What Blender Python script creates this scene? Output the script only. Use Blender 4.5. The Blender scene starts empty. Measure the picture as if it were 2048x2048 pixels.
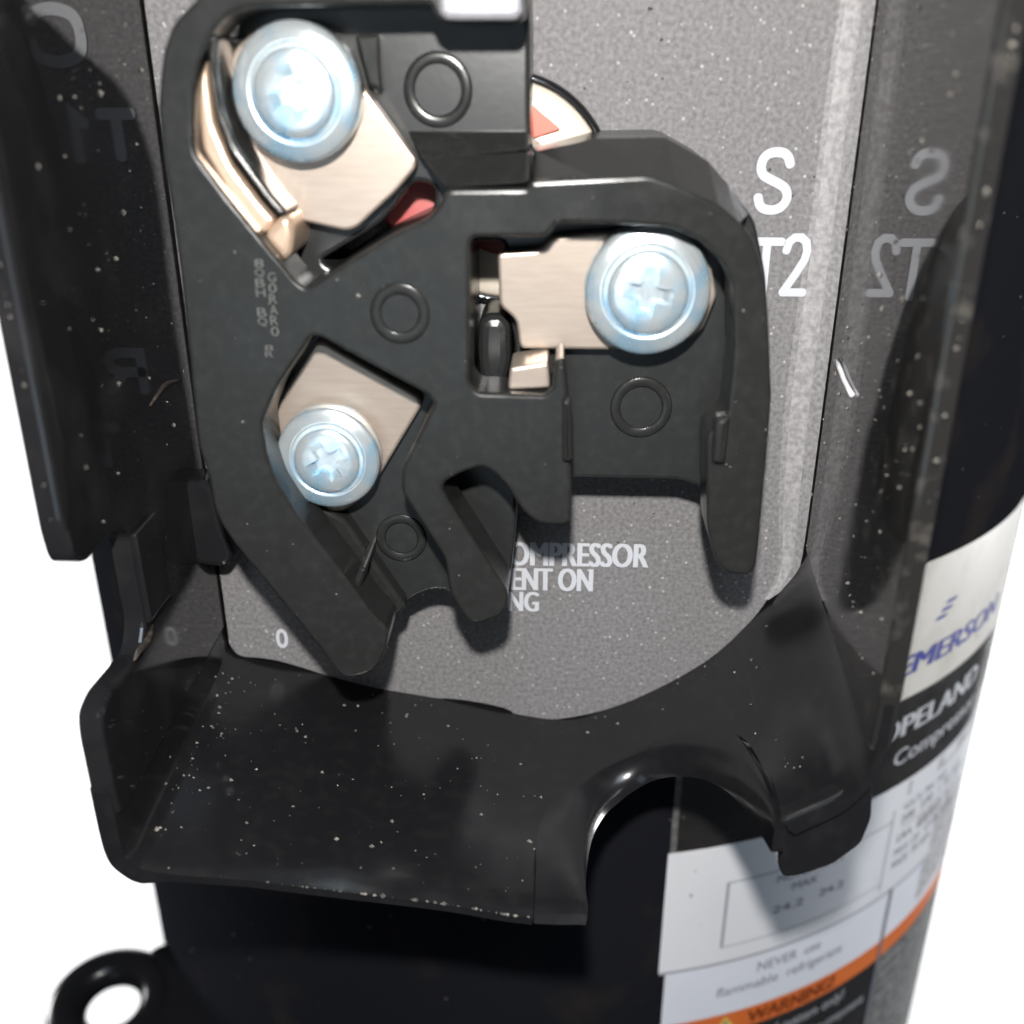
import bpy, math, random
from mathutils import Vector
from mathutils.geometry import tessellate_polygon

random.seed(7)
S = 0.001                      # the scene is laid out in millimetres, built in metres
scene = bpy.context.scene
col = scene.collection

# ------------------------------------------------------------------ camera, world, lights, exposure
CAM = Vector((6.797, -133.30, 30.0))
PITCH, YAW, FPX, PX0, PY0 = 0.48876, -0.04402, 2262.67, 1024.0, 1300.0
D_ = Vector((math.sin(YAW)*math.cos(PITCH), math.cos(YAW)*math.cos(PITCH), -math.sin(PITCH)))
R_ = Vector((math.cos(YAW), -math.sin(YAW), 0.0))
U_ = R_.cross(D_)

cam_data = bpy.data.cameras.new('camera')
cam_data.sensor_width = 36.0
cam_data.lens = FPX/2048.0*36.0
cam_data.shift_y = (PY0-1024.0)/2048.0
cam_data.clip_start = 0.002
cam_data.clip_end = 20.0
cam_data.dof.use_dof = True
cam_data.dof.focus_distance = 0.134
cam_data.dof.aperture_fstop = 21.0
cam = bpy.data.objects.new('camera', cam_data)
col.objects.link(cam)
cam.location = CAM*S
cam.rotation_euler = D_.to_track_quat('-Z', 'Y').to_euler()
scene.camera = cam
scene.render.resolution_x = scene.render.resolution_y = 1024

world = bpy.data.worlds.new('World')
scene.world = world
world.use_nodes = True
bg = world.node_tree.nodes['Background']
bg.inputs['Color'].default_value = (0.80, 0.88, 1.0, 1)
bg.inputs['Strength'].default_value = 0.07

def lamp(name, kind, loc, energy, color, target=None, **kw):
    l = bpy.data.lights.new(name, kind)
    l.energy = energy; l.color = color
    for k, v in kw.items(): setattr(l, k, v)
    o = bpy.data.objects.new(name, l); col.objects.link(o)
    o.location = Vector(loc)*S
    if target is not None:
        o.rotation_euler = (Vector(target)-Vector(loc)).to_track_quat('-Z', 'Y').to_euler()
    return o

# the phone's flash, beside and above the lens
lamp('phone_flash', 'POINT', (5.0, -140.0, 60.0), 1.95, (1.0, 0.97, 0.93), shadow_soft_size=0.0028)
# soft cool room light from above and behind the photographer
lamp('room_light', 'AREA', (40, -430, 520), 1.4, (.74, .86, 1.0), (0, 0, 0), shape='SQUARE', size=0.28)
# added dim cool area light low behind the camera, for the screws to reflect
lamp('screw_fill_light', 'AREA', (-140, -900, -120), 0.45, (.72, .87, 1.0), (0, 0, 0), shape='SQUARE', size=0.36)
# two lamps that light the white backdrop from outside the frame
BD = CAM + D_*900 + U_*110
for sx in (-1, 1):
    p = BD + R_*(sx*760) - D_*420
    lamp('backdrop_lamp', 'AREA', p, 11.0, (1, 1, 1), BD + R_*(-sx*60), shape='SQUARE', size=0.35)

vs = scene.view_settings
vs.view_transform = 'Standard'
vs.look = 'None'
vs.exposure = 0.0
vs.gamma = 1.0

# ------------------------------------------------------------------ helpers
XC, YC, RC = 3.927, 103.805, 95.805        # shell axis and radius

def ray(x, y):
    return D_ + R_*((x-PX0)/FPX) - U_*((y-PY0)/FPX)

def at(x, y, Y=0.0):                       # a traced point set at its own depth Y
    v = ray(x, y); k = (Y-CAM.y)/v.y
    p = CAM + v*k
    return (p.x, p.z)

def ats(pts, Y):
    return [at(x, y, Y) for x, y in pts]

def cyl(th, z, dr=0.0):
    a = math.radians(th)
    return (XC+(RC+dr)*math.sin(a), YC-(RC+dr)*math.cos(a), z)

def new_obj(name, verts, faces, mat, parent=None, smooth=False):
    me = bpy.data.meshes.new(name)
    me.from_pydata([(v[0]*S, v[1]*S, v[2]*S) for v in verts], [], faces)
    me.update()
    if smooth:
        me.polygons.foreach_set('use_smooth', [True]*len(me.polygons))
    if mat: me.materials.append(mat)
    o = bpy.data.objects.new(name, me); col.objects.link(o)
    if parent is not None: o.parent = parent
    return o

def root(name, label, cat, group=None):
    o = bpy.data.objects.new(name, None); col.objects.link(o)
    o.empty_display_size = 0.01
    o['label'] = label; o['category'] = cat
    if group: o['group'] = group
    return o

def area2(p):
    return sum(p[i][0]*p[(i+1) % len(p)][1]-p[(i+1) % len(p)][0]*p[i][1] for i in range(len(p)))/2

def fillet(pts, r, n=4):
    out = []; N = len(pts)
    for i in range(N):
        p0, p1, p2 = Vector(pts[i-1]), Vector(pts[i]), Vector(pts[(i+1) % N])
        a, b = p0-p1, p2-p1
        la, lb = a.length, b.length
        if la < 1e-6 or lb < 1e-6: continue
        t = min(r, la*.42, lb*.42)
        q0, q1 = p1+a/la*t, p1+b/lb*t
        for k in range(n+1):
            s = k/n
            q = q0*(1-s)**2 + p1*2*s*(1-s) + q1*s*s
            out.append((q.x, q.y))
    return out

def offset(p, d):                          # move a CCW loop inwards by d
    N = len(p); out = []
    for i in range(N):
        a, b, c = Vector(p[i-1]), Vector(p[i]), Vector(p[(i+1) % N])
        e0, e1 = (b-a), (c-b)
        if e0.length < 1e-7: e0 = e1
        if e1.length < 1e-7: e1 = e0
        n0 = Vector((-e0.y, e0.x)).normalized(); n1 = Vector((-e1.y, e1.x)).normalized()
        m = n0+n1
        if m.length < 1e-4: m = n0
        m.normalize()
        k = d/max(.55, m.dot(n0))
        out.append((b.x+m.x*k, b.y+m.y*k))
    return out

def prism(name, outer, front, back, mat, parent=None, bevel=.4, holes=(), rnd=.8, axes='XZ', seg=3, smooth=False):
    """extrude a flat outline from depth `front` (bevelled rim) to depth `back`.
    axes XZ: depth is Y; axes YZ: depth is X; axes XY: depth is Z"""
    def mp(a, b, d):
        return {'XZ': (a, d, b), 'YZ': (d, a, b), 'XY': (a, b, d)}[axes]
    loops = []
    for k, l in enumerate([outer]+list(holes)):
        l = fillet(l, rnd) if rnd > 0 else list(l)
        if area2(l) < 0: l = l[::-1]
        loops.append(l)
    sg = 1 if back > front else -1
    V, F = [], []
    tops = []
    for k, l in enumerate(loops):
        n = len(l); rings = []
        for j in range(seg+1):
            ph = j/seg*math.pi/2 if bevel > 0 else 0
            ins = bevel*(1-math.cos(ph)) if bevel > 0 else 0
            dep = bevel*(1-math.sin(ph))
            lo = offset(l, ins if k == 0 else -ins)
            rings.append([(a, b, front+sg*dep) for a, b in lo])
            if bevel <= 0: break
        rings = [[(a, b, back) for a, b in l]] + rings
        idx = []
        for rg in rings:
            idx.append(list(range(len(V), len(V)+n)))
            V += [mp(*q) for q in rg]
        for j in range(len(idx)-1):
            for i in range(n):
                i2 = (i+1) % n
                q = (idx[j][i], idx[j][i2], idx[j+1][i2], idx[j+1][i])
                F.append(q if k == 0 else q[::-1])
        tops.append((idx[-1], rings[-1], idx[0]))
    tess = tessellate_polygon([[Vector((a, b, 0)) for a, b, d in t[1]] for t in tops])
    flat = [i for t in tops for i in t[0]]
    flatb = [i for t in tops for i in t[2]]
    for t in tess:
        F.append(tuple(flat[i] for i in t)); F.append(tuple(flatb[i] for i in t[::-1]))
    o = new_obj(name, V, F, mat, parent)
    import bmesh
    bm = bmesh.new(); bm.from_mesh(o.data)
    bmesh.ops.recalc_face_normals(bm, faces=bm.faces[:])
    bm.to_mesh(o.data); bm.free()
    return o

def lathe(name, prof, center, mat, parent=None, n=48, axis='Y', smooth=True, ell=1.0, close=True):
    """prof: list of (radius, depth); revolve about an axis through center"""
    V, F = [], []
    for r, d in prof:
        for i in range(n):
            a = 2*math.pi*i/n
            u, v = r*math.cos(a), r*math.sin(a)
            if axis == 'Y': V.append((center[0]+u, center[1]+d, center[2]+v))
            else: V.append((center[0]+u, center[1]+v, center[2]+d))
    m = len(prof)
    for j in range(m-1):
        for i in range(n):
            i2 = (i+1) % n
            F.append((j*n+i, j*n+i2, (j+1)*n+i2, (j+1)*n+i))
    if close:
        F.append(tuple(range(n))[::-1]); F.append(tuple((m-1)*n+i for i in range(n)))
    o = new_obj(name, V, F, mat, parent, smooth)
    import bmesh
    bm = bmesh.new(); bm.from_mesh(o.data)
    bmesh.ops.recalc_face_normals(bm, faces=bm.faces[:])
    bm.to_mesh(o.data); bm.free()
    if smooth:
        o.data.polygons.foreach_set('use_smooth', [len(p.vertices) == 4 for p in o.data.polygons])
    return o

def torus(name, c, R, r, mat, parent, n=40, m=8, axis='Y', flat=1.0):
    V, F = [], []
    for i in range(n):
        a = 2*math.pi*i/n
        for j in range(m):
            b = 2*math.pi*j/m
            rr = R+r*math.cos(b); h = r*flat*math.sin(b)
            if axis == 'Y': V.append((c[0]+rr*math.cos(a), c[1]+h, c[2]+rr*math.sin(a)))
            else: V.append((c[0]+rr*math.cos(a), c[1]+rr*math.sin(a), c[2]+h))
    for i in range(n):
        for j in range(m):
            F.append((i*m+j, ((i+1) % n)*m+j, ((i+1) % n)*m+(j+1) % m, i*m+(j+1) % m))
    return new_obj(name, V, F, mat, parent, True)

def tube(name, pts, r, mat, parent=None, m=8, taper=False):
    V, F = [], []
    n = len(pts); P = [Vector(p) for p in pts]
    for i in range(n):
        t = (P[min(i+1, n-1)]-P[max(i-1, 0)]).normalized()
        s = t.cross(Vector((0.13, 0.31, 0.94))).normalized(); w = t.cross(s)
        rr = r*(math.sin(math.pi*(i+.35)/(n-.3)) if taper else 1)
        for j in range(m):
            a = 2*math.pi*j/m
            V.append(P[i]+s*(rr*math.cos(a))+w*(rr*math.sin(a)))
    for i in range(n-1):
        for j in range(m):
            F.append((i*m+j, i*m+(j+1) % m, (i+1)*m+(j+1) % m, (i+1)*m+j))
    F.append(tuple(range(m))[::-1]); F.append(tuple((n-1)*m+j for j in range(m)))
    return new_obj(name, V, F, mat, parent, True)

def spline(pts, n):
    """Catmull-Rom resample of a list of tuples"""
    P = [Vector(p) for p in pts]; out = []
    L = len(P)
    for k in range(n):
        t = k/(n-1)*(L-1); i = min(int(t), L-2); s = t-i
        p0, p1, p2, p3 = P[max(i-1, 0)], P[i], P[i+1], P[min(i+2, L-1)]
        q = 0.5*((2*p1)+(p2-p0)*s+(2*p0-5*p1+4*p2-p3)*s*s+(3*p1-p0-3*p2+p3)*s**3)
        out.append(tuple(q))
    return out

def text_mesh(body, bold=0.0, shear=0.0, space=1.0):
    cu = bpy.data.curves.new('lettering', 'FONT')
    cu.body = body; cu.size = 1.0; cu.offset = bold; cu.shear = shear
    cu.space_character = space; cu.resolution_u = 4
    o = bpy.data.objects.new('lettering', cu); col.objects.link(o)
    dg = bpy.context.evaluated_depsgraph_get()
    me = o.evaluated_get(dg).to_mesh()
    V = [tuple(v.co) for v in me.vertices]; F = [tuple(p.vertices) for p in me.polygons]
    o.evaluated_get(dg).to_mesh_clear()
    bpy.data.objects.remove(o); bpy.data.curves.remove(cu)
    xs = [v[0] for v in V]; ys = [v[1] for v in V]
    x0, x1, y0, y1 = min(xs), max(xs), min(ys), max(ys)
    return [((v[0]-x0)/(x1-x0), (v[1]-y0)/(y1-y0)) for v in V], F

def thicken(V, F, dx):
    n = len(V); W = [(u, v, 0) for u, v in V]; G = list(F)
    if dx:
        for q, sh in ((1, -dx), (2, dx)):
            W += [(u+sh, v, q) for u, v in V]; G += [tuple(i+q*n for i in f) for f in F]
    return W, G

def text_flat(name, body, x0, x1, z0, z1, Y, mat, parent, fat=0.0, **kw):
    V, F = thicken(*text_mesh(body, **kw), fat)
    return new_obj(name, [(x0+u*(x1-x0), Y-.012*q, z0+v*(z1-z0)) for u, v, q in V], F, mat, parent)

def text_cyl(name, body, t0, t1, z0, z1, mat, parent, dr=.14, fat=0.0, **kw):
    V, F = thicken(*text_mesh(body, **kw), fat)
    return new_obj(name, [cyl(t0+u*(t1-t0), z0+v*(z1-z0), dr+.015*q) for u, v, q in V], F, mat, parent)

def patch(name, t0, t1, z0, z1, mat, parent, dr=.06, n=None, skew=0.0):
    n = n or max(2, int(abs(t1-t0)/1.0)+1)
    V, F = [], []
    for i in range(n+1):
        t = t0+(t1-t0)*i/n
        V.append(cyl(t, z0, dr)); V.append(cyl(t+skew, z1, dr))
    for i in range(n):
        F.append((2*i, 2*i+2, 2*i+3, 2*i+1))
    return new_obj(name, V, F, mat, parent, True)

# ------------------------------------------------------------------ materials
def mat(name, color, rough=.5, metal=0.0, spec=.5, noise=None, bump=None, coat=0.0, coat_rough=.05, rough_var=None, film=None, stretch=None):
    """noise: (scale, detail, other colour, low, high); bump: (scale, strength, distance)"""
    m = bpy.data.materials.new(name); m.use_nodes = True
    nt = m.node_tree; b = nt.nodes['Principled BSDF']
    b.inputs['Base Color'].default_value = (*color, 1)
    b.inputs['Roughness'].default_value = rough
    b.inputs['Metallic'].default_value = metal
    b.inputs['Specular IOR Level'].default_value = spec
    b.inputs['Coat Weight'].default_value = coat
    b.inputs['Coat Roughness'].default_value = coat_rough
    if film:
        b.inputs['Thin Film Thickness'].default_value = film
        b.inputs['Thin Film IOR'].default_value = 1.7
    tc = nt.nodes.new('ShaderNodeTexCoord')
    def nz(scale, detail=4.0):
        n = nt.nodes.new('ShaderNodeTexNoise')
        n.inputs['Scale'].default_value = scale; n.inputs['Detail'].default_value = detail
        if stretch:
            mp_ = nt.nodes.new('ShaderNodeMapping'); mp_.inputs['Scale'].default_value = stretch[:3]; mp_.inputs['Rotation'].default_value = (0, stretch[3], 0)
            nt.links.new(tc.outputs['Object'], mp_.inputs['Vector']); nt.links.new(mp_.outputs['Vector'], n.inputs['Vector'])
        else:
            nt.links.new(tc.outputs['Object'], n.inputs['Vector'])
        return n
    if noise:
        sc, det, c2, lo, hi = noise
        n = nz(sc, det); r = nt.nodes.new('ShaderNodeValToRGB')
        r.color_ramp.elements[0].position = lo; r.color_ramp.elements[0].color = (*color, 1)
        r.color_ramp.elements[1].position = hi; r.color_ramp.elements[1].color = (*c2, 1)
        nt.links.new(n.outputs['Fac'], r.inputs['Fac'])
        nt.links.new(r.outputs['Color'], b.inputs['Base Color'])
    if rough_var:
        sc, r0, r1, lo, hi = rough_var
        n = nz(sc, 6.0); r = nt.nodes.new('ShaderNodeMapRange')
        r.inputs['From Min'].default_value = lo; r.inputs['From Max'].default_value = hi
        r.inputs['To Min'].default_value = r0; r.inputs['To Max'].default_value = r1
        nt.links.new(n.outputs['Fac'], r.inputs['Value'])
        nt.links.new(r.outputs['Result'], b.inputs['Roughness'])
    if bump:
        sc, st, dist = bump
        n = nz(sc, 3.0); bp = nt.nodes.new('ShaderNodeBump')
        bp.inputs['Strength'].default_value = st; bp.inputs['Distance'].default_value = dist
        nt.links.new(n.outputs['Fac'], bp.inputs['Height'])
        nt.links.new(bp.outputs['Normal'], b.inputs['Normal'])
    return m

M = {}
M['paint'] = mat('black_enamel', (.010, .010, .011), .08, spec=.75, noise=(140, 8, (.026, .025, .024), .5, .9),
                 bump=(60, .06, .0005), rough_var=(90, .03, .12, .40, .75))
M['floor'] = mat('black_enamel_floor', (.008, .008, .009), .18, spec=.5, noise=(500, 6, (.014, .014, .014), .5, .9),
                 bump=(400, .10, .0001), rough_var=(120, .17, .30, .40, .75))
M['dusty'] = mat('dusty_black_enamel', (.015, .0145, .014), .08, spec=.6, noise=(420, 8, (.060, .056, .050), .54, .80), rough_var=(90, .03, .12, .40, .75))
M['shell'] = mat('black_shell_paint', (.012, .0125, .0155), .45, spec=0.0, noise=(60, 8, (.03, .024, .02), .55, .85),
                 bump=(350, .12, .0002), rough_var=(70, .18, .42, .4, .7))
M['ear'] = mat('black_gloss_paint', (.008, .008, .009), .22, spec=.25, bump=(350, .08, .0002))
M['plastic'] = mat('black_moulded_plastic', (.0145, .015, .0143), .24, spec=.36, noise=(900, 4, (.019, .020, .019), .45, .75),
                   bump=(1600, .10, .00006), rough_var=(300, .18, .28, .4, .7))
M['plastic_d'] = mat('dark_plastic', (.015, .016, .016), .27, spec=.5, noise=(900, 4, (.02, .021, .02), .45, .75), bump=(1600, .1, .00006))
M['copper'] = mat('tinned_copper', (.44, .37, .315), .34, metal=.62, noise=(260, 6, (.38, .315, .265), .35, .8), bump=(900, .05, .0001), stretch=(1, 1, 7, .5))
M['copper_edge'] = mat('polished_copper', (.62, .46, .34), .30, metal=.6)
M['zinc'] = mat('blue_zinc_plating', (.88, .96, .99), .2, metal=.80, noise=(330, 2, (.52, .78, .97), .45, .70), bump=(400, .10, .0002),
                rough_var=(300, .18, .28, .4, .7))
M['paper'] = None
M['print'] = mat('white_ink', (.43, .445, .48), .55)
M['cream'] = mat('cream_ceramic', (.60, .54, .45), .35)
M['red'] = mat('red_glaze', (.62, .10, .06), .4)
M['redrub'] = mat('dark_red_rubber', (.36, .075, .07), .5)
M['white'] = mat('white_label', (.75, .76, .79), .32, noise=(40, 3, (.70, .72, .77), .4, .8))
M['white3'] = mat('aged_white_label', (.62, .60, .56), .36, noise=(120, 5, (.50, .47, .42), .5, .8))
M['white2'] = mat('white_label_satin', (.74, .76, .83), .36, noise=(40, 3, (.66, .68, .74), .4, .8))
M['grey'] = mat('grey_label_print', (.34, .34, .36), .4, noise=(900, 3, (.62, .62, .63), .45, .62))
M['ink'] = mat('grey_ink', (.16, .16, .20), .5)
M['line'] = mat('grey_rule', (.34, .34, .38), .5)
M['blue'] = mat('blue_ink', (.035, .045, .28), .4)
M['band'] = mat('black_label_film', (.018, .017, .017), .30, noise=(90, 6, (.035, .032, .030), .45, .8), rough_var=(80, .22, .4, .4, .7))
M['orange'] = mat('orange_label_band', (.68, .165, .035), .35, noise=(60, 4, (.70, .15, .03), .4, .75))
M['brown'] = mat('dark_orange_ink', (.20, .035, .006), .45)
M['yellow'] = mat('yellow_sign', (.75, .55, .10), .4)
M['foil'] = mat('grey_label_film', (.10, .10, .098), .4, noise=(500, 5, (.22, .22, .21), .45, .7))
M['dust'] = mat('dust', (.06, .057, .052), .8, noise=(900, 2, (.21, .195, .17), .42, .66))
M['lint'] = mat('white_lint', (.75, .75, .78), .6)
M['rust'] = mat('rusty_edge', (.020, .015, .012), .6, noise=(1500, 6, (.09, .07, .055), .5, .75), bump=(900, .4, .0004))
M['back'] = mat('white_backdrop', (.92, .92, .92), .9, spec=.1)

def paper_material():
    m = bpy.data.materials.new('grey_fibre_paper'); m.use_nodes = True
    nt = m.node_tree; b = nt.nodes['Principled BSDF']
    tc = nt.nodes.new('ShaderNodeTexCoord')
    n1 = nt.nodes.new('ShaderNodeTexNoise'); n1.inputs['Scale'].default_value = 2000; n1.inputs['Detail'].default_value = 5
    r1 = nt.nodes.new('ShaderNodeValToRGB')
    r1.color_ramp.elements[0].position = .32; r1.color_ramp.elements[0].color = (.115, .112, .115, 1)
    r1.color_ramp.elements[1].position = .72; r1.color_ramp.elements[1].color = (.20, .195, .199, 1)
    vo = nt.nodes.new('ShaderNodeTexVoronoi'); vo.inputs['Scale'].default_value = 800
    r2 = nt.nodes.new('ShaderNodeValToRGB')
    r2.color_ramp.elements[0].position = .07; r2.color_ramp.elements[0].color = (1, 1, 1, 1)
    r2.color_ramp.elements[1].position = .17; r2.color_ramp.elements[1].color = (0, 0, 0, 1)
    mx = nt.nodes.new('ShaderNodeMix'); mx.data_type = 'RGBA'
    mx.inputs['B'].default_value = (.50, .49, .485, 1)
    n3 = nt.nodes.new('ShaderNodeTexNoise'); n3.inputs['Scale'].default_value = 300
    ml = nt.nodes.new('ShaderNodeMath'); ml.operation = 'MULTIPLY'
    for n in (n1, vo, n3): nt.links.new(tc.outputs['Object'], n.inputs['Vector'])
    nt.links.new(n1.outputs['Fac'], r1.inputs['Fac'])
    nt.links.new(vo.outputs['Distance'], r2.inputs['Fac'])
    nt.links.new(r2.outputs['Color'], ml.inputs[0]); nt.links.new(n3.outputs['Fac'], ml.inputs[1])
    nt.links.new(ml.outputs['Value'], mx.inputs['Factor'])
    nt.links.new(r1.outputs['Color'], mx.inputs['A'])
    nt.links.new(mx.outputs['Result'], b.inputs['Base Color'])
    b.inputs['Roughness'].default_value = .5
    b.inputs['Specular IOR Level'].default_value = .10
    bp = nt.nodes.new('ShaderNodeBump'); bp.inputs['Strength'].default_value = .35; bp.inputs['Distance'].default_value = .0002
    nt.links.new(n1.outputs['Fac'], bp.inputs['Height']); nt.links.new(bp.outputs['Normal'], b.inputs['Normal'])
    return m
M['paper'] = paper_material()
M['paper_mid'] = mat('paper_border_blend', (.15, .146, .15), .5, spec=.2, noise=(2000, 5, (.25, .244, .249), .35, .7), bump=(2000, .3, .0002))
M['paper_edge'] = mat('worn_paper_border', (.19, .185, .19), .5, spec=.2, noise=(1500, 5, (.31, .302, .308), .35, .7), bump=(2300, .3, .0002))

# ------------------------------------------------------------------ white backdrop
c = BD
V = [c+R_*(a*560)+U_*(b*560) for a, b in ((-1, -1), (1, -1), (1, 1), (-1, 1))]
V2 = [v+D_*12 for v in V]
bd = new_obj('backdrop', V+V2, [(0, 1, 2, 3), (7, 6, 5, 4), (0, 4, 5, 1), (1, 5, 6, 2), (2, 6, 7, 3), (3, 7, 4, 0)], M['back'])
bd['kind'] = 'structure'; bd['label'] = 'plain white studio backdrop behind the compressor'

# ------------------------------------------------------------------ compressor shell with labels and mounting ear
comp = root('compressor', 'glossy black cylindrical compressor shell carrying paper labels and a mounting ear', 'compressor')
comp.location = (0, 0, 0)
prof = [(RC*.55, -335), (RC*.97, -330), (RC, -322), (RC, -300), (RC, -250), (RC, -200), (RC, -150), (RC, -100), (RC, -50), (RC, 0), (RC, 60), (RC, 95),
        (RC*.97, 110), (RC*.88, 124), (RC*.70, 136), (RC*.4, 144), (2, 147)]
lathe('shell_body', prof, (XC, YC, 0), M['shell'], comp, n=160, axis='Z')

# one large printed label wrapped round the shell
TL, TR = 12.8, 62.5
lab = patch('nameplate_label', TL, TR, -64.0, -39.5, M['white3'], comp, dr=.08)
lab['label'] = 'white top of the nameplate with three blue slashes and blue lettering'
for k, (t0, z0) in enumerate(((42.85, -48.85), (42.2, -50.05), (41.45, -51.25))):
    patch('logo_stroke', t0, t0+1.75, z0, z0+.62, M['blue'], lab, dr=.15, skew=.45)
text_cyl('lettering', 'EMERSON', 36.6, 58.3, -59.3, -55.6, M['blue'], lab, dr=.15, fat=.009, shear=.12)
band = patch('black_label_band', TL+.4, TR, -82.3, -64.0, M['band'], comp, dr=.08)
text_cyl('lettering', 'COPELAND', 32.2, 55.6, -71.6, -67.6, M['print'], band, dr=.15, fat=.008)
text_cyl('lettering', 'Compressor', 38.9, 57.0, -78.6, -74.4, M['print'], band, dr=.15, fat=.003)
patch('label_edge', TL+.15, TL+.75, -82.3, -60.0, M['foil'], band, dr=.12)
data = patch('data_label', TL, TR, -107.6, -82.3, M['white'], comp, dr=.08)
rng = random.Random(3)
def cell_text(z, t0, t1, body, h=1.7, m='ink'):
    text_cyl('lettering', body, t0, t1, z, z+h, M[m], data, dr=.15)
patch('grey_field', 42.8, TR-2, -86.0, -83.2, M['grey'], data, dr=.12)
patch('white_field', 43.4, 49.0, -86.4, -82.9, M['white'], data, dr=.14)
patch('white_field', 50.2, 54.0, -85.2, -82.8, M['white'], data, dr=.14)
cell_text(-89.4, 42.6, 46.2, 'VOLTS', 1.5); cell_text(-89.2, 47.0, 52.0, 'PH  HZ', 1.5)
cell_text(-92.2, 42.6, 45.2, '208', 1.7); cell_text(-92.0, 46.4, 51.0, '230  1', 1.7); cell_text(-91.8, 52.2, 57.5, '60  R22', 1.7)
patch('rule', 43.0, TR-2, -93.35, -93.1, M['line'], data, dr=.14)
cell_text(-96.3, 42.6, 45.4, 'LRA', 1.7); cell_text(-96.3, 46.8, 52.6, '117.0', 1.9); cell_text(-96.2, 53.6, 58.6, 'RLA 2', 1.7)
cell_text(-99.5, 42.5, 47.6, 'MAX. OP', 1.6); cell_text(-99.2, 48.8, 56.4, 'CUR  27.6', 1.7)
cell_text(-102.4, 42.5, 45.6, 'MADE', 1.7); cell_text(-102.2, 46.6, 51.0, 'IN USA', 1.7)
patch('grey_field', 52.0, TR-1.5, -106.6, -97.2, M['grey'], data, dr=.11)
patch('grey_field', 46.6, 51.6, -96.7, -94.0, M['grey'], data, dr=.11)
# thin ruled box with its figures
for (t0, t1, z0, z1) in ((19.2, 41.0, -90.45, -90.15), (19.2, 41.0, -104.3, -104.08), (19.2, 19.55, -104.3, -90.15), (40.8, 41.0, -106.0, -88.0)):
    patch('rule', t0, t1, z0, z1, M['line'], data, dr=.14)
cell_text(-93.0, 25.0, 33.5, 'MOTOR AMPS', 1.6); cell_text(-95.6, 27.0, 30.2, 'MAX', 1.6)
cell_text(-99.6, 24.9, 28.7, '24.2', 1.6); cell_text(-99.4, 30.8, 34.2, '24.2', 1.6)
patch('rule', TL, TR, -108.0, -107.45, M['line'], data, dr=.16)
warn = patch('warning_label', 13.5, 43.3, -120.2, -107.6, M['white2'], comp, dr=.10)
text_cyl('lettering', 'NEVER  use', 24.0, 32.2, -112.0, -109.9, M['ink'], warn, dr=.17)
text_cyl('lettering', 'flammable  refrigerant', 19.4, 35.8, -116.4, -113.6, M['ink'], warn, dr=.17)
ob = patch('orange_band', 13.5, 43.4, -124.9, -120.2, M['orange'], comp, dr=.10)
text_cyl('lettering', 'WARNING!', 23.6, 35.4, -124.1, -121.1, M['brown'], ob, dr=.17, fat=.008)
V = [cyl(19.4, -124.5, .17), cyl(22.3, -124.5, .17), cyl(20.85, -120.9, .17)]
tri = new_obj('warning_sign', V, [(0, 1, 2)], M['yellow'], ob)
new_obj('sign_mark', [cyl(20.65, -123.8, .22), cyl(21.05, -123.8, .22), cyl(21.1, -122.0, .22), cyl(20.6, -122.0, .22)], [(0, 1, 2, 3)], M['ink'], ob)
dk = patch('dark_notice_panel', 13.5, 43.3, -175.0, -124.9, M['band'], comp, dr=.10)
text_cyl('lettering', 'Use in grounded system only!', 15.5, 37.6, -129.9, -126.6, M['print'], dk, dr=.17)
text_cyl('lettering', 'Disconnect power before servicing components', 15.5, 41.8, -134.9, -131.8, M['print'], dk, dr=.17)
rp = patch('white_side_panel', 43.9, TR-.5, -120.2, -107.9, M['white2'], comp, dr=.10)
patch('grey_field', 50.8, TR-1, -117.8, -108.6, M['grey'], rp, dr=.14)
patch('orange_side_band', 43.7, TR-.8, -124.7, -120.2, M['orange'], comp, dr=.10)
fp = patch('grey_side_panel', 43.7, TR-.5, -175.0, -124.7, M['foil'], comp, dr=.10)
for k in range(9):
    z = -128.6-k*3.1
    text_cyl('lettering', rng.choice(['(1) terminal cover', 'before operating', 'use only approved', 'remove power and', 'refrigerant, oil and', 'wear eye protection']),
             45.0, 57.5+rng.random()*2, z, z+1.6, M['print'], fp, dr=.17)
patch('seam', 43.25, 43.75, -175, -107.6, M['ink'], comp, dr=.20)

# mounting ear: a flat ring with rounded rims, joined to the shell by a neck
ec = Vector((-85.9, 40.0, -150.4))
def ear_profile():
    R0, R1, h = 5.7, 13.9, 3.6
    pts = []
    for k in range(13):
        a = math.pi/2+math.pi*k/12
        pts.append((R0+3.4+3.4*math.cos(a), h*math.sin(a)))
    for k in range(13):
        a = -math.pi/2+math.pi*k/12
        pts.append((R1-3.4+3.4*math.cos(a), h*math.sin(a)))
    pts.append(pts[0])
    return pts
lathe('mounting_ear', ear_profile(), ec, M['ear'], comp, n=64, axis='Z', close=False)
nk = []
for (a, b) in ((-82.5, 27.6), (-78, 25.0), (-74.0, 22.0), (-71, 13.0), (-58, 10), (-52, 50), (-64, 62), (-72, 58), (-82, 52.6), (-78.6, 46.5), (-77.2, 40), (-78.8, 33.5)):
    nk.append((a, b))
prism('ear_neck', nk, -147.2, -153.6, M['ear'], comp, bevel=1.5, rnd=3.0, axes='XY',
      holes=())
from mathutils import Matrix
tilt = Matrix.Translation(ec*S) @ Matrix.Rotation(math.radians(13), 4, 'X') @ Matrix.Translation(-ec*S)
for o_ in comp.children:
    if o_.name.startswith('ear_neck') or o_.name.startswith('mounting_ear'): o_.data.transform(tilt)

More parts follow.
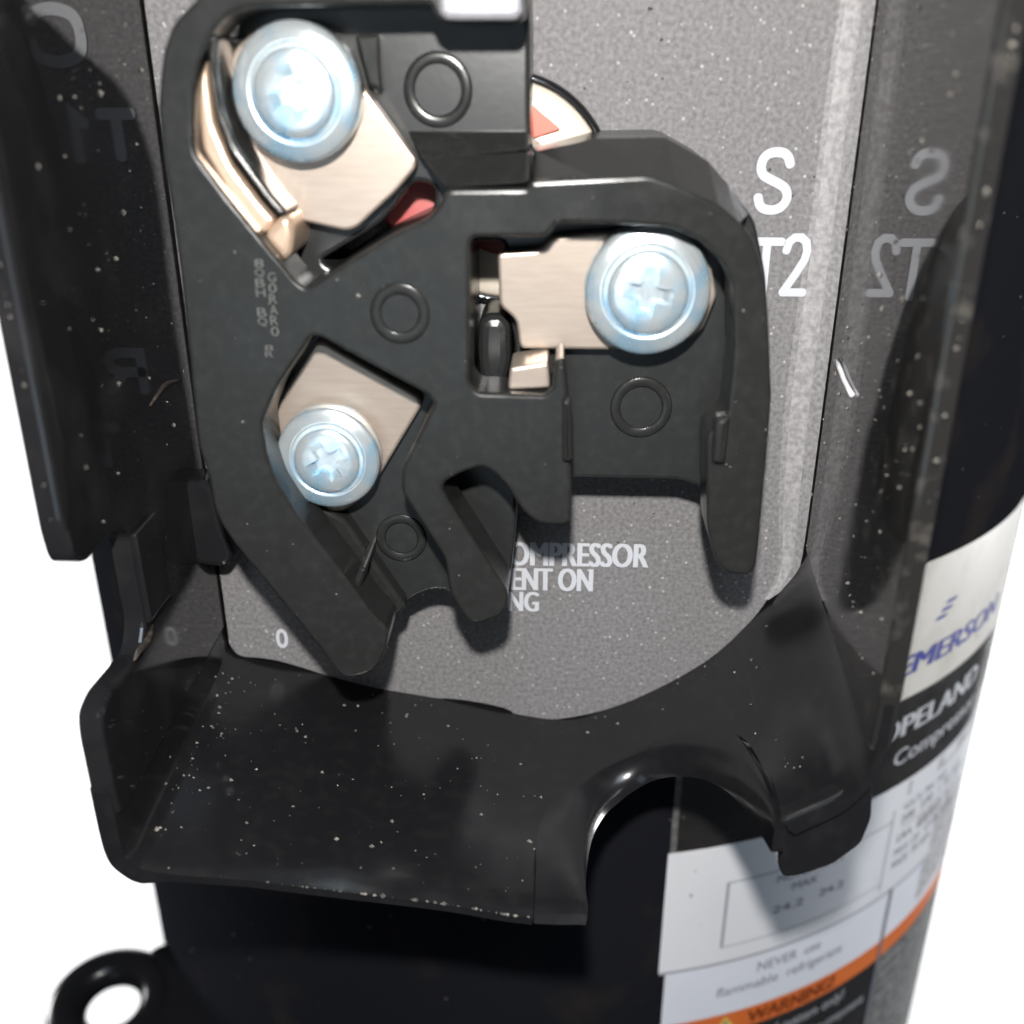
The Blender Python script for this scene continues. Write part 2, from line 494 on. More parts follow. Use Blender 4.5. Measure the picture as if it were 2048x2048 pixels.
# ------------------------------------------------------------------ terminal box (stamped steel, open front)
box = root('terminal_box', 'open black stamped steel terminal box with side walls and curved bottom lip', 'terminal box')
A = 37.5; YF = -39.2
lw = [(16, 66), (YF+2, 66), (YF, 62), (YF-.6, 20), (YF-1.2, -8.5), (YF-.6, -11.6), (YF+2.2, -12.9), (-29, -12.8), (-26.0, -14.6),
      (-25.8, -24.8), (-28.3, -27.2), (YF+1.5, -26.6), (YF-1.2, -27.4), (YF-1.8, -29.5), (YF-1.8, -36.0), (YF-1.2, -40.0), (16, -38.0)]
prism('left_wall', lw, -A, -A-2.3, M['paint'], box, bevel=.55, rnd=1.2, axes='YZ')
rw = [(16, 66), (YF+2, 66), (YF, 62), (YF-.3, -26.0), (YF, -31.0), (0, -25), (16, -24.0)]
prism('right_wall', rw, A, A+2.0, M['dusty'], box, bevel=.5, rnd=1.2, axes='YZ')
prism('top_wall', [(-A-2, 16), (-A-2, YF+1), (A+2, YF+1), (A+2, 16)], 66.2, 68.2, M['paint'], box, bevel=.5, rnd=1.0, axes='XY')

back_p = [(-37.7, -34), (-37.6, -40.2), (-36.9, -42.4), (-34.6, -43.3), (-25, -45.3), (-17.4, -47.3), (-5, -49.4), (3, -51.2), (8, -51.6), (12.9, -50.3),
          (19.5, -47.1), (27, -41.9), (31.7, -36.5), (35.5, -31.2), (37.5, -26.4), (37.7, -21)]
front_p = [(-37.7, -36), (-37.6, -43.4), (-36.8, -45.4), (-34.6, -46.2), (-25, -47.6), (-17.0, -48.6), (-5, -50.0), (3, -51.4), (8, -51.6), (12.9, -50.3),
           (19.5, -47.1), (26.5, -42.6), (31.2, -39.2), (35.4, -36.2), (37.5, -31.8), (37.7, -25)]
NC = 181
bp_, fp_ = spline(back_p, NC), spline(front_p, NC)
rim_out = [(5.0, -40.1), (5.0, -34.4), (4.9, -28.9), (5.5, -24.4), (7.3, -19.2), (11.0, -15.8), (15.6, -14.4), (20.6, -14.0), (25.0, -15.6), (28.2, -20.5), (29.5, -27.0), (30.2, -33.5), (30.4, -40.0)]
rim_in = [(10.4, -40.1), (10.0, -34.6), (10.2, -29.0), (10.9, -24.3), (12.6, -19.9), (15.4, -17.0), (18.4, -16.2), (21.6, -17.8), (25.0, -21.6), (27.4, -26.6), (28.8, -31.8), (29.7, -36.5), (30.3, -40.0)]
arcs = spline(rim_out, 80)
XL, XR = 5.0, 30.4
def lip(x):                               # front limit of the floor at x (the cable notch)
    if x < -33: return YF-1.7
    if x <= XL: return YF-(1.7-.8*min(1, (x+33)/8))
    if x >= XR: return YF-.3
    ys = [a[1]+(b[1]-a[1])*(x-a[0])/(b[0]-a[0]) for a, b in zip(arcs, arcs[1:]) if a[0] <= x <= b[0] and b[0] > a[0]+1e-6]
    return max(ys) if ys else YF
YB = 15.0
NR = 28
def floor_z(x, y):
    t = min(1, max(0, y/YF))
    def iz(p):
        for k in range(len(p)-1):
            if p[k][0] <= x <= p[k+1][0]:
                return p[k][1]+(p[k+1][1]-p[k][1])*(x-p[k][0])/max(1e-6, p[k+1][0]-p[k][0])
        return p[0][1] if x < p[0][0] else p[-1][1]
    return iz(bp_)*(1-t)+iz(fp_)*t
cols = []
for k in range(NC):
    cols.append((bp_[k], fp_[k]))
# columns placed exactly on both ends of the notch
def at_x(x):
    return ((x, floor_z(x, 0)), (x, floor_z(x, YF)))
body = [c for c in cols if abs(c[0][0]-XL) > .12 and abs(c[0][0]-XR) > .12]
ins = [(x, at_x(x)) for x in (XL-.01, XL+.02, XL+.1, XR-.1, XR-.03, XR+.01)]
allc = sorted(body, key=lambda c: cols.index(c))
out = []; pend = sorted(ins)
for cc in allc:
    while pend and pend[0][0] < cc[0][0] and cc[0][0] > 0:
        out.append(pend.pop(0)[1])
    out.append(cc)
cols = out
V, F = [], []
TH = 1.3
def nrm(k):
    a, b = cols[max(0, k-1)][0], cols[min(len(cols)-1, k+1)][0]
    t = Vector((b[0]-a[0], b[1]-a[1])).normalized()
    return (-t.y, t.x)
for k, (b, f) in enumerate(cols):
    yl = lip(f[0]); n = nrm(k)
    for side in (0, 1):
        for j in range(NR+1):
            y = YB+(yl-YB)*j/NR
            t = min(1, max(0, y/YF))
            x = b[0]*(1-t)+f[0]*t; z = b[1]*(1-t)+f[1]*t
            if side == 0:
                if j == NR and not (XL < x < XR):
                    V.append((x-n[0]*.35, y, z-n[1]*.35))
                else:
                    V.append((x, y + (.4 if j == NR-1 else 0)*0, z))
            else:
                th_ = TH+1.0*min(1, max(0, (-33-x)/3))
                V.append((x-n[0]*th_, y, z-n[1]*th_))
W = 2*(NR+1)
for k in range(len(cols)-1):
    for j in range(NR):
        a = k*W+j; b = (k+1)*W+j
        F.append((a, b, b+1, a+1)); a += NR+1; b += NR+1
        F.append((a, a+1, b+1, b))
    a = k*W+NR; b = (k+1)*W+NR
    F.append((a, b, b+NR+1, a+NR+1))
    a = k*W; b = (k+1)*W
    F.append((a, a+NR+1, b+NR+1, b))
fl = new_obj('curved_floor', V, F, M['floor'], box, True)
import bmesh
bm = bmesh.new(); bm.from_mesh(fl.data); bmesh.ops.recalc_face_normals(bm, faces=bm.faces[:]); bm.to_mesh(fl.data); bm.free()
md = fl.modifiers.new('edge', 'EDGE_SPLIT'); md.split_angle = math.radians(50)

# rolled rim around the cable notch
V, F = [], []
NP = 10
rim_path, inner = spline(rim_out, 70), spline(rim_in, 70)
for k in range(70):
    a, b = Vector(rim_path[k]), Vector(inner[k])
    for j in range(NP+1):
        s = j/NP
        ph = s*math.radians(84)
        u = math.sin(ph)/math.sin(math.radians(84))
        p = a.lerp(b, u)
        # slight crown where the roll starts, then it turns down towards the hole
        h = -2.7*(.22+.78*min(1, max(0, (k-4)/22)))*(1-math.cos(ph))
        V.append((p.x, p.y, floor_z(p.x, p.y)+.01+h))
base_n = len(V)
V = [(v[0], v[1]-.08, v[2]-.3) for v in V[:NP+1]]+V
for k in range(70):
    for j in range(NP):
        a = k*(NP+1)+j; b = a+NP+1
        F.append((a, b, b+1, a+1))
rim = new_obj('rolled_rim', V, F, M['floor'], box, True)
md = rim.modifiers.new('thick', 'SOLIDIFY'); md.thickness = .0012; md.offset = -1
md = rim.modifiers.new('edge', 'EDGE_SPLIT'); md.split_angle = math.radians(38)
# short lip hanging from the right end of the floor
prism('hanging_lip', ats([(1557, 1640), (1640, 1606), (1748, 1552), (1744, 1640), (1722, 1692), (1670, 1730), (1600, 1754), (1566, 1758), (1557, 1735)], -38.6), -38.6, -36.6, M['floor'], box, bevel=.5, rnd=.8)
# bent tongue at the left wall below the block, and a rusty scar on the wall
prism('retaining_tongue', ats([(338, 968), (425, 962), (440, 1045), (468, 1112), (452, 1138), (380, 1128), (352, 1085)], -7), -7, -2, M['paint'], box, bevel=.8, rnd=1.6)
prism('bracket_strip', ats([(262, 1068), (274, 1066), (306, 1240), (294, 1247)], -26), -26.4, -20, M['paint'], box, bevel=.3, rnd=.3)
def wallpt(x, y, X):
    v = ray(x, y); k = (X-CAM.x)/v.x
    return CAM+v*k
tube('rusty_scar', [tuple(wallpt(x, y, -A+.05)) for x, y in ((300, 812), (308, 800), (318, 785), (326, 774), (336, 766), (350, 762), (364, 758))], .30, M['rust'], box, m=6, taper=True)
tube('rusty_scar', [tuple(wallpt(x, y, -A+.05)) for x, y in ((268, 1322), (280, 1300), (292, 1285), (300, 1268), (306, 1250))], .45, M['rust'], box, m=6, taper=True)

# ------------------------------------------------------------------ grey fibre paper with its printing
plate = root('insulating_paper', 'speckled grey fibre insulating sheet with white printed letters behind the terminal block', 'insulating sheet')
low = spline([(458, 1288), (479, 1312), (530, 1318), (587, 1331), (757, 1384), (823, 1398), (910, 1399), (1005, 1416), (1038, 1433), (1096, 1441), (1199, 1424), (1298, 1387), (1415, 1322), (1494, 1252), (1535, 1200), (1552, 1160)], 50)
sx_ = [(1556, 1100), (1552, 1000), (1558, 830), (1588, 600), (1618, 400), (1648, 170), (1676, 0), (1700, -140)]
pl = ats(low[:-1], 0)+[at(1536, 1201), at(1566, 1177), at(1584, 1153), at(1600, 1123), at(1607, 1085), (37.3, at(1609, 1050)[1]), (37.3, 65), (-37.3, 65), (-37.3, 20), (-37.3, -30)]
prism('sheet', pl, 0, .8, M['paper'], plate, bevel=.15, rnd=0, seg=2)
# right border of the sheet, turned up against the wall
st = [at(1535, 1199), at(1546, 1180), at(1553, 1160), at(1556, 1130)]+spline([at(*p) for p in sx_], 30)+[(at(1700, -140)[0], 65)]
rb = [at(1536, 1200), at(1566, 1176), at(1584, 1152), at(1600, 1122), at(1608, 1085), at(1610, 1040)]
def right_x(z):
    if z >= rb[-1][1]: return 37.35
    for k in range(len(rb)-1):
        if rb[k][1] <= z <= rb[k+1][1]:
            return min(37.35, rb[k][0]+(rb[k+1][0]-rb[k][0])*(z-rb[k][1])/(rb[k+1][1]-rb[k][1]))
    return rb[0][0]
V, F = [], []
for k, (x, z) in enumerate(st):
    xe = right_x(z)
    lift = 1.7*min(1, max(0, (xe-x)/3.5))
    for j in range(9):
        s = j/8
        V.append((x-.8+(xe-x+.8)*s, -.004-lift*s**2.4, z))
for k in range(len(st)-1):
    for j in range(8):
        a = k*9+j; F.append((a, a+9, a+10, a+1))
fe = new_obj('turned_up_border', V, F, M['paper'], plate, True)
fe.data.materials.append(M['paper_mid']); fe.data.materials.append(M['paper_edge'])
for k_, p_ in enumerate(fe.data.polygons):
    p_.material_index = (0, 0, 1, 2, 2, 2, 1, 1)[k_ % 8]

def px_text(body, x0, x1, y0, y1, name='printed_letter', Y=-.06, **kw):
    (X0, Z0), (X1, Z1) = at((x0+x0)/2, y1, Y), at(x1, y0, Y)
    (X0b, _), (X1b, _) = at(x0, (y0+y1)/2, Y), at(x1, (y0+y1)/2, Y)
    return text_flat(name, body, X0b, X1b, Z0, Z1, Y, M['print'], plate, **kw)
GLYPH = {
 'S': [[(.93, .80), (.84, .93), (.66, 1.0), (.36, 1.0), (.14, .92), (.06, .76), (.14, .62), (.36, .54), (.64, .46), (.86, .37), (.94, .22), (.84, .08), (.62, 0), (.34, 0), (.14, .07), (.05, .22)]],
 '2': [[(.06, .76), (.14, .92), (.36, 1.0), (.64, 1.0), (.86, .92), (.93, .76), (.86, .60), (.55, .34), (.22, .10), (.08, 0)], [(.06, 0), (.95, 0)]],
 'T': [[(0, 1), (1, 1)], [(.5, 1), (.5, 0)]],
 'C': [[(.95, .78), (.86, .92), (.64, 1.0), (.38, 1.0), (.14, .90), (.03, .68), (.03, .32), (.14, .10), (.38, 0), (.64, 0), (.86, .08), (.95, .22)]],
 '1': [[(.1, .78), (.6, 1), (.6, 0)]],
 'R': [[(.05, 0), (.05, 1), (.62, 1), (.86, .93), (.95, .76), (.86, .58), (.62, .50), (.05, .50)], [(.55, .50), (.97, 0)]],
 '3': [[(.06, .84), (.22, .97), (.5, 1), (.8, .94), (.92, .76), (.8, .58), (.45, .52), (.8, .46), (.95, .25), (.82, .06), (.5, 0), (.2, .03), (.04, .17)]],
}
def stroke_letter(ch, x0, x1, z0, z1, w, Y=-.22):
    V, F = [], []
    for q, st_ in enumerate(GLYPH[ch]):
        P = [(x0+w/2+u*(x1-x0-w), z0+w/2+v*(z1-z0-w)) for u, v in st_]
        if len(P) > 3:
            P = spline(P, len(P)*5) if ch in 'SC3' else P
        y = Y-.03*q; i0 = len(V); N = len(P); PV = [Vector(p) for p in P]
        for k in range(N):
            e0 = (PV[k]-PV[k-1]).normalized() if k else (PV[1]-PV[0]).normalized()
            e1 = (PV[k+1]-PV[k]).normalized() if k < N-1 else e0
            t = (e0+e1).normalized(); n = Vector((-t.y, t.x)); m = (w/2)/max(.5, n.dot(Vector((-e0.y, e0.x))))
            for sg in (1, -1): V.append((PV[k].x+n.x*m*sg, y, PV[k].y+n.y*m*sg))
            if k: F.append((i0+2*k-2, i0+2*k-1, i0+2*k+1, i0+2*k))
        for k, sg in ((0, -1), (N-1, 1)):
            d = (PV[1]-PV[0] if k == 0 else PV[-1]-PV[-2]).normalized()*sg
            n = Vector((-d.y, d.x)); c0 = len(V)
            for q2 in range(9):
                a = -math.pi/2+math.pi*q2/8
                p = PV[k]+d*(w*.42*math.cos(a))+n*(w/2*math.sin(a))
                V.append((p.x, y, p.y))
            F.append(tuple(range(c0, c0+9)))
    return new_obj('printed_letter', V, F, M['print'], plate)
def px_letter(ch, x0, x1, y0, y1, w=.98):
    ym = (y0+y1)/2
    stroke_letter(ch, at(x0, ym)[0], at(x1, ym)[0], at(x0, y1)[1], at(x0, y0)[1], w)
px_letter('S', 1506, 1590, 295, 428)
px_letter('2', 1558, 1622, 466, 592, .9)
px_letter('T', 1492, 1566, 474, 600, .9)
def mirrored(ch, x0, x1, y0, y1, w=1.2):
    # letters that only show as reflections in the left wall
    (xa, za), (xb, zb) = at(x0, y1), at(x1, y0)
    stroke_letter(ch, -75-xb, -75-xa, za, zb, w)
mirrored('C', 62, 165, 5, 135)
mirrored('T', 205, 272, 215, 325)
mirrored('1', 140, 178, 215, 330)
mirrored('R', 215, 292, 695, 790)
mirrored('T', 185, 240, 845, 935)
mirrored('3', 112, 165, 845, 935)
px_text('COMPRESSOR', 985, 1296, 1088, 1130, 'printed_words', fat=.008)
px_text('ENT ON', 1024, 1184, 1138, 1180, 'printed_words', fat=.015)
px_text('NG', 1018, 1076, 1184, 1222, 'printed_words', fat=.035)
px_text('0', 552, 576, 1258, 1296, 'printed_letter', bold=.02)

# ------------------------------------------------------------------ round terminal base behind the block
disc = root('ceramic_disc', 'round cream ceramic disc with black rim and red marking peeking out behind the block', 'disc')
dcen = (.23, 0, 16.15)
lathe('black_rim', [(11.9, -.05), (11.9, -1.3), (11.5, -1.6), (11.1, -1.6), (11.1, -.05)], dcen, M['paint'], disc, n=72)
lathe('cream_dome', [(11.1, -.2), (11.1, -1.1), (10.6, -1.8), (9.4, -2.3), (7.0, -2.6), (.5, -2.7)], dcen, M['cream'], disc, n=72)
lathe('red_centre', [(6.3, -2.5), (6.2, -2.9), (5.7, -3.0), (.4, -3.0)], dcen, M['redrub'], disc, n=48)
lathe('red_bushing', [(4.3, -.3), (4.2, -3.2), (3.7, -3.5), (.4, -3.5)], (-8.9, 0, 15.0), M['redrub'], disc, n=32)
t = [at(1062, 208, -2.9), at(1120, 258, -2.9), at(1060, 278, -2.9)]
prism('red_mark', t, -3.2, -2.0, M['red'], disc, bevel=.05, rnd=.1)

# ------------------------------------------------------------------ terminal block
blk = root('terminal_block', 'black moulded plastic terminal block with three bays of copper tabs', 'terminal block')
YB1, YF1 = -12.0, -22.0
bodyp = [(326, 100), (346, 45), (391, 0), (440, -70), (1056, -70), (1052, 0), (1048, 34), (1034, 46), (888, 46), (870, 32), (862, 8), (500, 14), (455, 30), (420, 70), (397, 120), (388, 180),
         (386, 240), (388, 304), (446, 384), (525, 482), (594, 565), (612, 576), (630, 566), (647, 554), (788, 467), (854, 438), (880, 410), (892, 379),
         (1053, 377), (1062, 362), (1300, 350), (1350, 368), (1435, 406), (1482, 445), (1509, 484), (1530, 550), (1538, 640), (1544, 794), (1534, 910), (1518, 1084), (1512, 1135), (1496, 1152), (1455, 1148),
         (1432, 1125), (1414, 1062), (1413, 870), (1455, 830), (1468, 700), (1466, 570), (1440, 520), (1400, 480), (1340, 455), (1245, 449), (1111, 446), (1095, 474), (948, 475),
         (940, 484), (939, 766), (956, 786), (1089, 790), (1104, 779), (1110, 722), (1128, 716), (1136, 800), (1144, 950), (1142, 1040), (1130, 1051),
         (1082, 1049), (1057, 1035), (1035, 1009), (1017, 977), (991, 948), (966, 933), (926, 944), (890, 964), (884, 978), (901, 1009), (1017, 1187), (1013, 1216),
         (999, 1234), (955, 1249), (933, 1241), (901, 1190), (890, 1118), (803, 984), (803, 940), (868, 806), (858, 792), (640, 674), (622, 672), (612, 690),
         (551, 781), (525, 846), (533, 908), (554, 966), (594, 1030), (680, 1140), (742, 1225), (778, 1262), (772, 1300), (759, 1328), (736, 1349), (700, 1357), (677, 1349), (634, 1290), (471, 1092),
         (442, 1050), (428, 1017), (417, 955), (395, 890), (384, 781), (373, 672), (359, 543), (344, 435), (326, 326), (315, 217), (320, 145)]
prism('block_body', ats(bodyp, YF1), YF1, -15.5, M['plastic'], blk, bevel=.42, rnd=.7)
basep = [(470, 110), (480, 0), (500, -70), (1056, -70), (1060, 60), (1060, 250), (1066, 306), (1194, 276), (1331, 274), (1416, 322), (1455, 368), (1510, 440), (1532, 550), (1540, 700), (1528, 950),
         (1500, 1090), (1440, 1060), (1412, 985), (1395, 972), (1358, 960), (1151, 956), (1080, 960), (1035, 975), (1032, 1060), (1022, 1150), (1012, 1192), (960, 1215), (905, 1190), (888, 1181), (860, 1181), (825, 1196), (787, 1232),
         (765, 1290), (700, 1320), (650, 1250), (600, 1130), (580, 1040), (545, 960), (530, 880), (528, 781), (540, 700), (560, 600), (540, 520), (500, 435), (470, 326), (466, 217)]
def shr(pts, Y): return ats(pts, Y)
hole_s = ats([(946, 482), (1010, 482), (1015, 600), (1030, 690), (1030, 730), (1015, 770), (955, 776), (946, 760)], YB1)
hole_c = ats([(640, 520), (760, 448), (830, 360), (872, 372), (866, 420), (850, 432), (785, 462), (665, 540)], YB1)
prism('block_base', ats(basep, YB1), YB1, -.2, M['plastic_d'], blk, bevel=.5, rnd=1.0, holes=(hole_s, hole_c))
# sloped shoulder above the S bay and below the C channel
def loft(name, pa, Ya, pb, Yb, n=None):
    A_ = [(x, Ya, z) for x, z in ats(pa, Ya)]; B_ = [(x, Yb, z) for x, z in ats(pb, Yb)]
    V = A_+B_+[(x, YB1+3, z) for x, y, z in A_]+[(x, YB1+3, z) for x, y, z in B_]
    m = len(pa); F = []
    for k in range(m-1):
        F += [(k, k+1, m+k+1, m+k), (2*m+k, 3*m+k, 3*m+k+1, 2*m+k+1), (k, 2*m+k, 2*m+k+1, k+1), (m+k, m+k+1, 3*m+k+1, 3*m+k)]
    F += [(0, m, 3*m, 2*m), (m-1, 3*m-1, 4*m-1, 2*m-1)]
    o = new_obj(name, V, F, M['plastic'], blk)
    import bmesh
    bm = bmesh.new(); bm.from_mesh(o.data); bmesh.ops.recalc_face_normals(bm, faces=bm.faces[:])
    bm.to_mesh(o.data); bm.free()
    b = o.modifiers.new('b', 'BEVEL'); b.width = .0004; b.segments = 3
    return o
loft('shoulder', [(1064, 304), (1194, 277), (1331, 275), (1416, 323), (1456, 369), (1500, 432)], -13, [(1064, 368), (1194, 361), (1302, 354), (1352, 372), (1436, 410), (1480, 450)], -21.4)
loft('channel_step', [(812, 262), (1058, 262)], -12.6, [(845, 322), (1060, 300)], -16.0)
loft('channel_step', [(846, 318), (1060, 304)], -16.2, [(892, 376), (1060, 366)], -20.6)
prism('channel_step', ats([(708, 70), (758, 66), (762, 185), (735, 170)], -14.5), -14.5, YB1+.3, M['plastic'], blk, bevel=.4, rnd=.4)
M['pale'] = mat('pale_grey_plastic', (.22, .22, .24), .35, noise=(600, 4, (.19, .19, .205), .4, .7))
prism('pale_top_piece', ats([(874, -60), (1046, -60), (1046, 28), (1030, 41), (892, 41), (878, 28)], -22.9), -22.9, -16, M['pale'], blk, bevel=.6, rnd=.8)['label'] = 'pale grey piece at the top edge of the block'  # paler grey piece laid over the block's top edge
# guard ridge round the C terminal
prism('guard_ridge', ats([(410, 90), (424, 66), (436, 76), (434, 145), (445, 217), (472, 292), (545, 392), (574, 424), (562, 436), (530, 404), (456, 306), (430, 228), (420, 145)], -20.5), -20.5, YB1+.3, M['plastic'], blk, bevel=.5, rnd=.6)
# ribs inside the R channel
prism('channel_rib', ats([(600, 1028), (640, 1012), (690, 1040), (812, 1214), (795, 1232), (760, 1240), (690, 1140)], -14.5), -14.5, YB1+.3, M['plastic'], blk, bevel=.5, rnd=.5)
prism('channel_rib', ats([(676, 1238), (716, 1138), (732, 1140), (700, 1248)], -20.6), -20.6, YB1+.3, M['plastic'], blk, bevel=.7, rnd=.5)
prism('channel_rib', ats([(1124, 800), (1143, 800), (1146, 925), (1124, 925)], -23.0), -23.0, YF1+1, M['plastic'], blk, bevel=.5, rnd=.5)
prism('channel_rib', ats([(1430, 838), (1462, 832), (1452, 930), (1424, 930)], -23.0), -23.0, YF1+1, M['plastic'], blk, bevel=.6, rnd=.6)
# ejector rings
for (x, y, r, Y) in ((800, 627, 2.55, YF1), (876, 180, 3.0, YB1), (1282, 815, 3.0, YB1), (803, 1076, 2.6, YB1)):
    X, Z = at(x, y, Y)
    torus('moulding_ring', (X, Y-.02, Z), r-.2, .55, M['plastic'], blk, flat=.20)
# moulded characters on the left column
def upright(body, x, y0, y1, w):
    for k, ch in enumerate(body):
        if ch == ' ': continue
        yy = y0+(y1-y0)*k/len(body); hh = (y1-y0)/len(body)*.86
        a = at(x-w/2+k*1.2, yy+hh, YF1-.05); b = at(x+w/2+k*1.2, yy, YF1-.05)
        text_flat('moulded_character', ch, a[0], b[0], a[1], b[1], YF1-.08, M['emb'], blk, bold=.0)
M['emb'] = mat('worn_moulded_mark', (.075, .078, .075), .5)
upright('8QBH BQ', 518, 518, 655, 17)
upright('G0RAR0', 544, 545, 675, 14)
upright('8R', 538, 690, 716, 16)
# copper tabs
cC = [(446, 217), (446, 145), (471, 94), (515, 58), (560, 42), (610, 45), (655, 65), (690, 100), (716, 159), (832, 319), (830, 338), (790, 385), (712, 457), (690, 462), (601, 442), (507, 326)]
prism('copper_tab', ats(cC, -15.0), -15.0, -13.4, M['copper'], blk, bevel=.35, rnd=.6)
cC2 = [(394, 105), (410, 92), (418, 180), (428, 250), (462, 330), (524, 412), (550, 440), (536, 462), (518, 474), (452, 384), (404, 300), (391, 200)]
prism('copper_tab', ats(cC2, -19.6), -19.6, YB1+.2, M['copper_edge'], blk, bevel=.5, rnd=.6)
prism('copper_tab', ats([(522, 472), (560, 432), (580, 432), (588, 470), (582, 510), (566, 524)], -20.2), -20.2, YB1+.2, M['copper_edge'], blk, bevel=.8, rnd=1.0)
cS = [(995, 506), (1082, 500), (1104, 473), (1300, 458), (1370, 470), (1420, 520), (1434, 590), (1405, 660), (1345, 700), (1216, 700), (1040, 698), (1032, 640), (999, 612)]
prism('copper_tab', ats(cS, -15.0), -15.0, -13.2, M['copper'], blk, bevel=.35, rnd=.6)
prism('copper_tab', ats([(1020, 736), (1096, 724), (1100, 776), (1016, 780)], -20.4), -20.4, -14.0, M['copper'], blk, bevel=.3, rnd=.4)
cR = [(630, 684), (648, 685), (836, 793), (844, 810), (760, 950), (738, 988), (690, 1022), (630, 1028), (578, 990), (547, 930), (540, 860), (558, 798)]
prism('copper_tab', ats(cR, -14.0), -14.0, -12.4, M['copper'], blk, bevel=.35, rnd=.6)
# dark pin barrel standing in the S bay
pX, pZ = at(985, 690, -8)
prism('pin_sleeve', ats([(958, 640), (975, 625), (1005, 625), (1022, 645), (1024, 720), (1010, 765), (985, 772), (962, 755), (955, 700)], -10), -11.2, -3, M['plastic_d'], blk, bevel=1.2, rnd=1.4)

# ------------------------------------------------------------------ screws
def make_screw(px, py, Y, R, rot, label):
    s = root('terminal_screw', label, 'screw', 'terminal screws')
    X, Z = at(px, py, Y)
    s.location = (X*S, Y*S, Z*S)
    # flange washer with a rounded edge
    k = R/6.0
    lathe('washer_flange', [(R*.95, 4.2*k), (R, 3.8*k), (R, 1.55*k), (R*.985, 1.32*k), (R*.94, 1.14*k), (R*.86, .99*k), (R*.76, .83*k), (R*.70, .74*k), (R*.685, 1.0*k), (R*.60, 1.1*k)], (0, 0, 0), M['zinc'], s, n=64)
    # crowned head with a cross recess
    n = 64; rings = []
    def cross(i, w, L):
        # cross outline sampled by angle
        a = 2*math.pi*i/n+rot
        ca, sa = abs(math.cos(a-rot)), abs(math.sin(a-rot))
        m, q = max(ca, sa), min(ca, sa)
        r = min(L/m, w/max(q, 1e-3)) if q > 1e-3 else L/m
        r = max(r, w*1.25/max(m, .01)) if q/m > .72 else r
        return r, a
    V, F = [], []
    spec = []
    for (r, d) in ((.645*R, 1.4*k), (.645*R, .55*k), (.625*R, .30*k), (.59*R, .18*k), (.52*R, .08*k), (.45*R, .02*k)):
        spec.append([(r*math.cos(2*math.pi*i/n+rot), d, r*math.sin(2*math.pi*i/n+rot)) for i in range(n)])
    for (w, L, d) in ((.125*R, .40*R, .0), (.115*R, .385*R, .10*k), (.085*R, .25*R, 1.1*k), (.05*R, .12*R, 1.35*k)):
        rg = []
        for i in range(n):
            r, a = cross(i, w, L); rg.append((r*math.cos(a), d, r*math.sin(a)))
        spec.append(rg)
    for rg in spec: V += rg
    for j in range(len(spec)-1):
        for i in range(n):
            i2 = (i+1) % n
            F.append((j*n+i, (j+1)*n+i, (j+1)*n+i2, j*n+i2))
    F.append(tuple((len(spec)-1)*n+i for i in range(n)))
    h = new_obj('screw_head', V, F, M['zinc'], s, True)
    bm = bmesh.new(); bm.from_mesh(h.data); bmesh.ops.recalc_face_normals(bm, faces=bm.faces[:]); bm.to_mesh(h.data); bm.free()
    e = h.modifiers.new('e', 'EDGE_SPLIT'); e.split_angle = math.radians(42)
    lathe('screw_shank', [(2.2, 3.0), (2.2, 11.0)], (0, 0, 0), M['zinc'], s, n=20)
    return s
make_screw(586, 187, -19.4, 5.95, .35, 'blue zinc screw on the topmost copper tab, at the upper left of the block')
make_screw(1297, 588, -19.4, 6.2, -.15, 'blue zinc screw on the rightmost copper tab, beside the printed T2')
make_screw(652, 925, -18.4, 5.55, .5, 'blue zinc screw on the lowest copper tab, above the bottom lip')

# ------------------------------------------------------------------ lint and dust
def lint(name, pts, r, label):
    o = tube(name, pts, r, M['lint'], None, m=6)
    o['label'] = label; o['category'] = 'lint'
    return o
lint('lint_fibre', [tuple(wallpt(x, y, A-.25)) for x, y in ((1672, 720), (1680, 738), (1688, 760), (1697, 778), (1704, 790))], .28, 'short white lint fibre stuck to the right side wall')

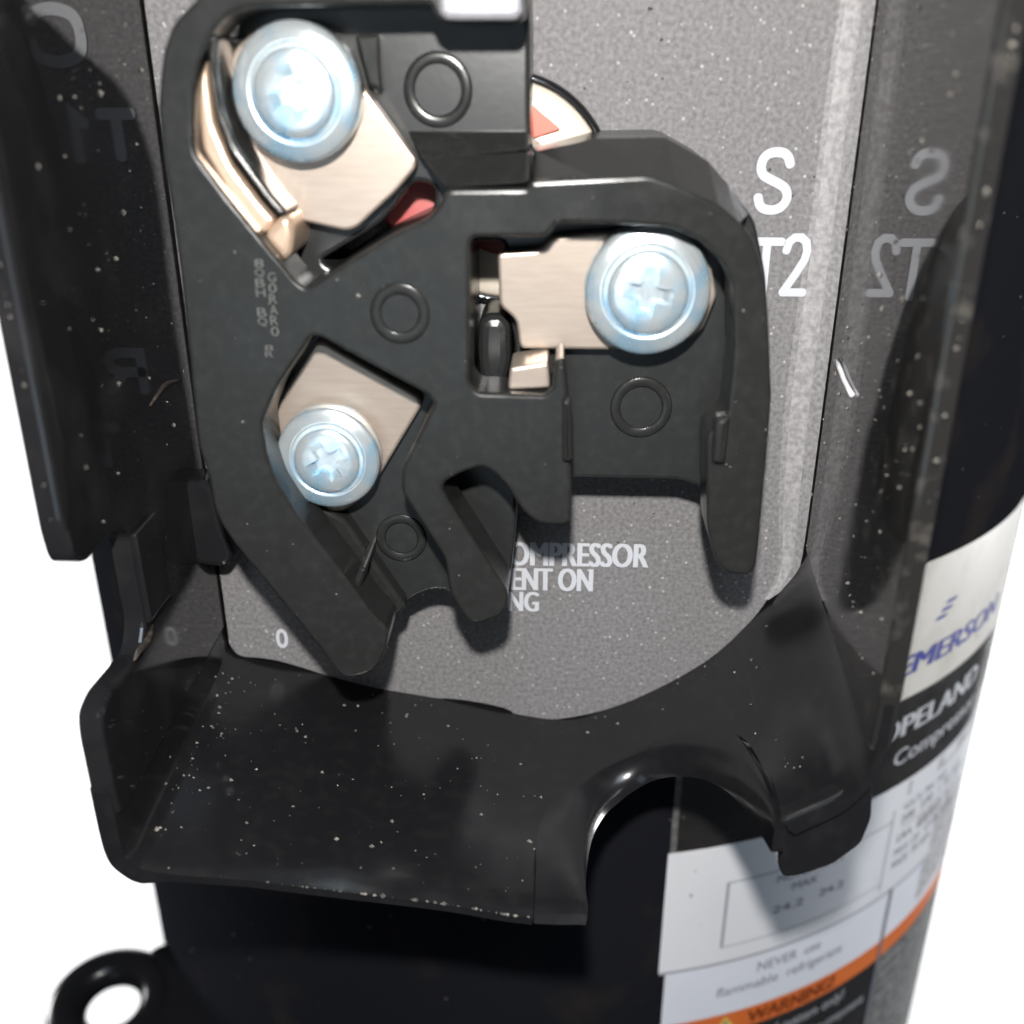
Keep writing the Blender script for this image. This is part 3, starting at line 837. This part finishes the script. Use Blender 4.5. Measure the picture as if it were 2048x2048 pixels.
V, F = [], []
rd = random.Random(11)
def speck(p, s, flat=None):
    b = len(V)
    q = [rd.uniform(.6, 1.3)*s for _ in range(6)]
    for i, (dx, dy, dz) in enumerate(((1, 0, 0), (-1, 0, 0), (0, 1, 0), (0, -1, 0), (0, 0, 1), (0, 0, -1))):
        V.append((p[0]+dx*q[i], p[1]+dy*q[i], p[2]+dz*q[i]))
    for f in ((0, 2, 4), (2, 1, 4), (1, 3, 4), (3, 0, 4), (2, 0, 5), (1, 2, 5), (3, 1, 5), (0, 3, 5)):
        F.append(tuple(b+i for i in f))
def size(): 
    return .07+.24*rd.random()**2.5+(.2*rd.random() if rd.random() < .06 else 0)
for _ in range(170):      # right wall
    speck((A-.03, rd.uniform(-38, -1), rd.uniform(-25, 45)), size())
for _ in range(90):      # left wall
    z = rd.uniform(-12, 45)
    speck((-A+.03, rd.uniform(-38, -1), z), size())
for _ in range(190):      # floor
    x = rd.uniform(-34, 34); y = rd.uniform(-38, -1)
    if y > lip(x)+(5 if 4 < x < 33 else 0): speck((x, y, floor_z(x, y)+.04), size())
for _ in range(60):      # along the left crease of the floor
    y = rd.uniform(-38, -3)
    x = -35.5+rd.gauss(0, 1.2)
    speck((x, y, floor_z(x, y)+.05), size())
for _ in range(60):      # front edge of the lip
    x = rd.uniform(-34, 8); speck((x, YF-.9, floor_z(x, YF)-.3), size()*.9)
for _ in range(260):      # shell
    th = rd.uniform(-60, 64); z = rd.uniform(-160, 60)
    speck(cyl(th, z, .05), size()*1.15)
for _ in range(140):      # paper
    x, z = rd.uniform(-36, 36), rd.uniform(-44, 45)
    if z > floor_z(x, 0)+1: speck((x, -.06, z), size()*.8)
for _ in range(60):      # walls' front edges
    speck((rd.choice((-A-1.1, A+1.0)), YF-1.0, rd.uniform(-10, 45)), size())
def inside(x, y, P):
    c = False
    for (xa, ya), (xb, yb) in zip(P, P[1:]+P[:1]):
        if (ya > y) != (yb > y) and x < (xb-xa)*(y-ya)/(yb-ya)+xa: c = not c
    return c
n_ = 0
while n_ < 70:            # face of the block
    x, y = rd.uniform(320, 1540), rd.uniform(0, 1350)
    if inside(x, y, bodyp):
        q = at(x, y, YF1-.02); speck((q[0], YF1-.02, q[1]), size()*.55); n_ += 1
dust = new_obj('dust', V, F, M['dust'])
dust['kind'] = 'stuff'; dust['label'] = 'fine pale dust specks scattered over the black metal and grey paper'; dust['category'] = 'dust'
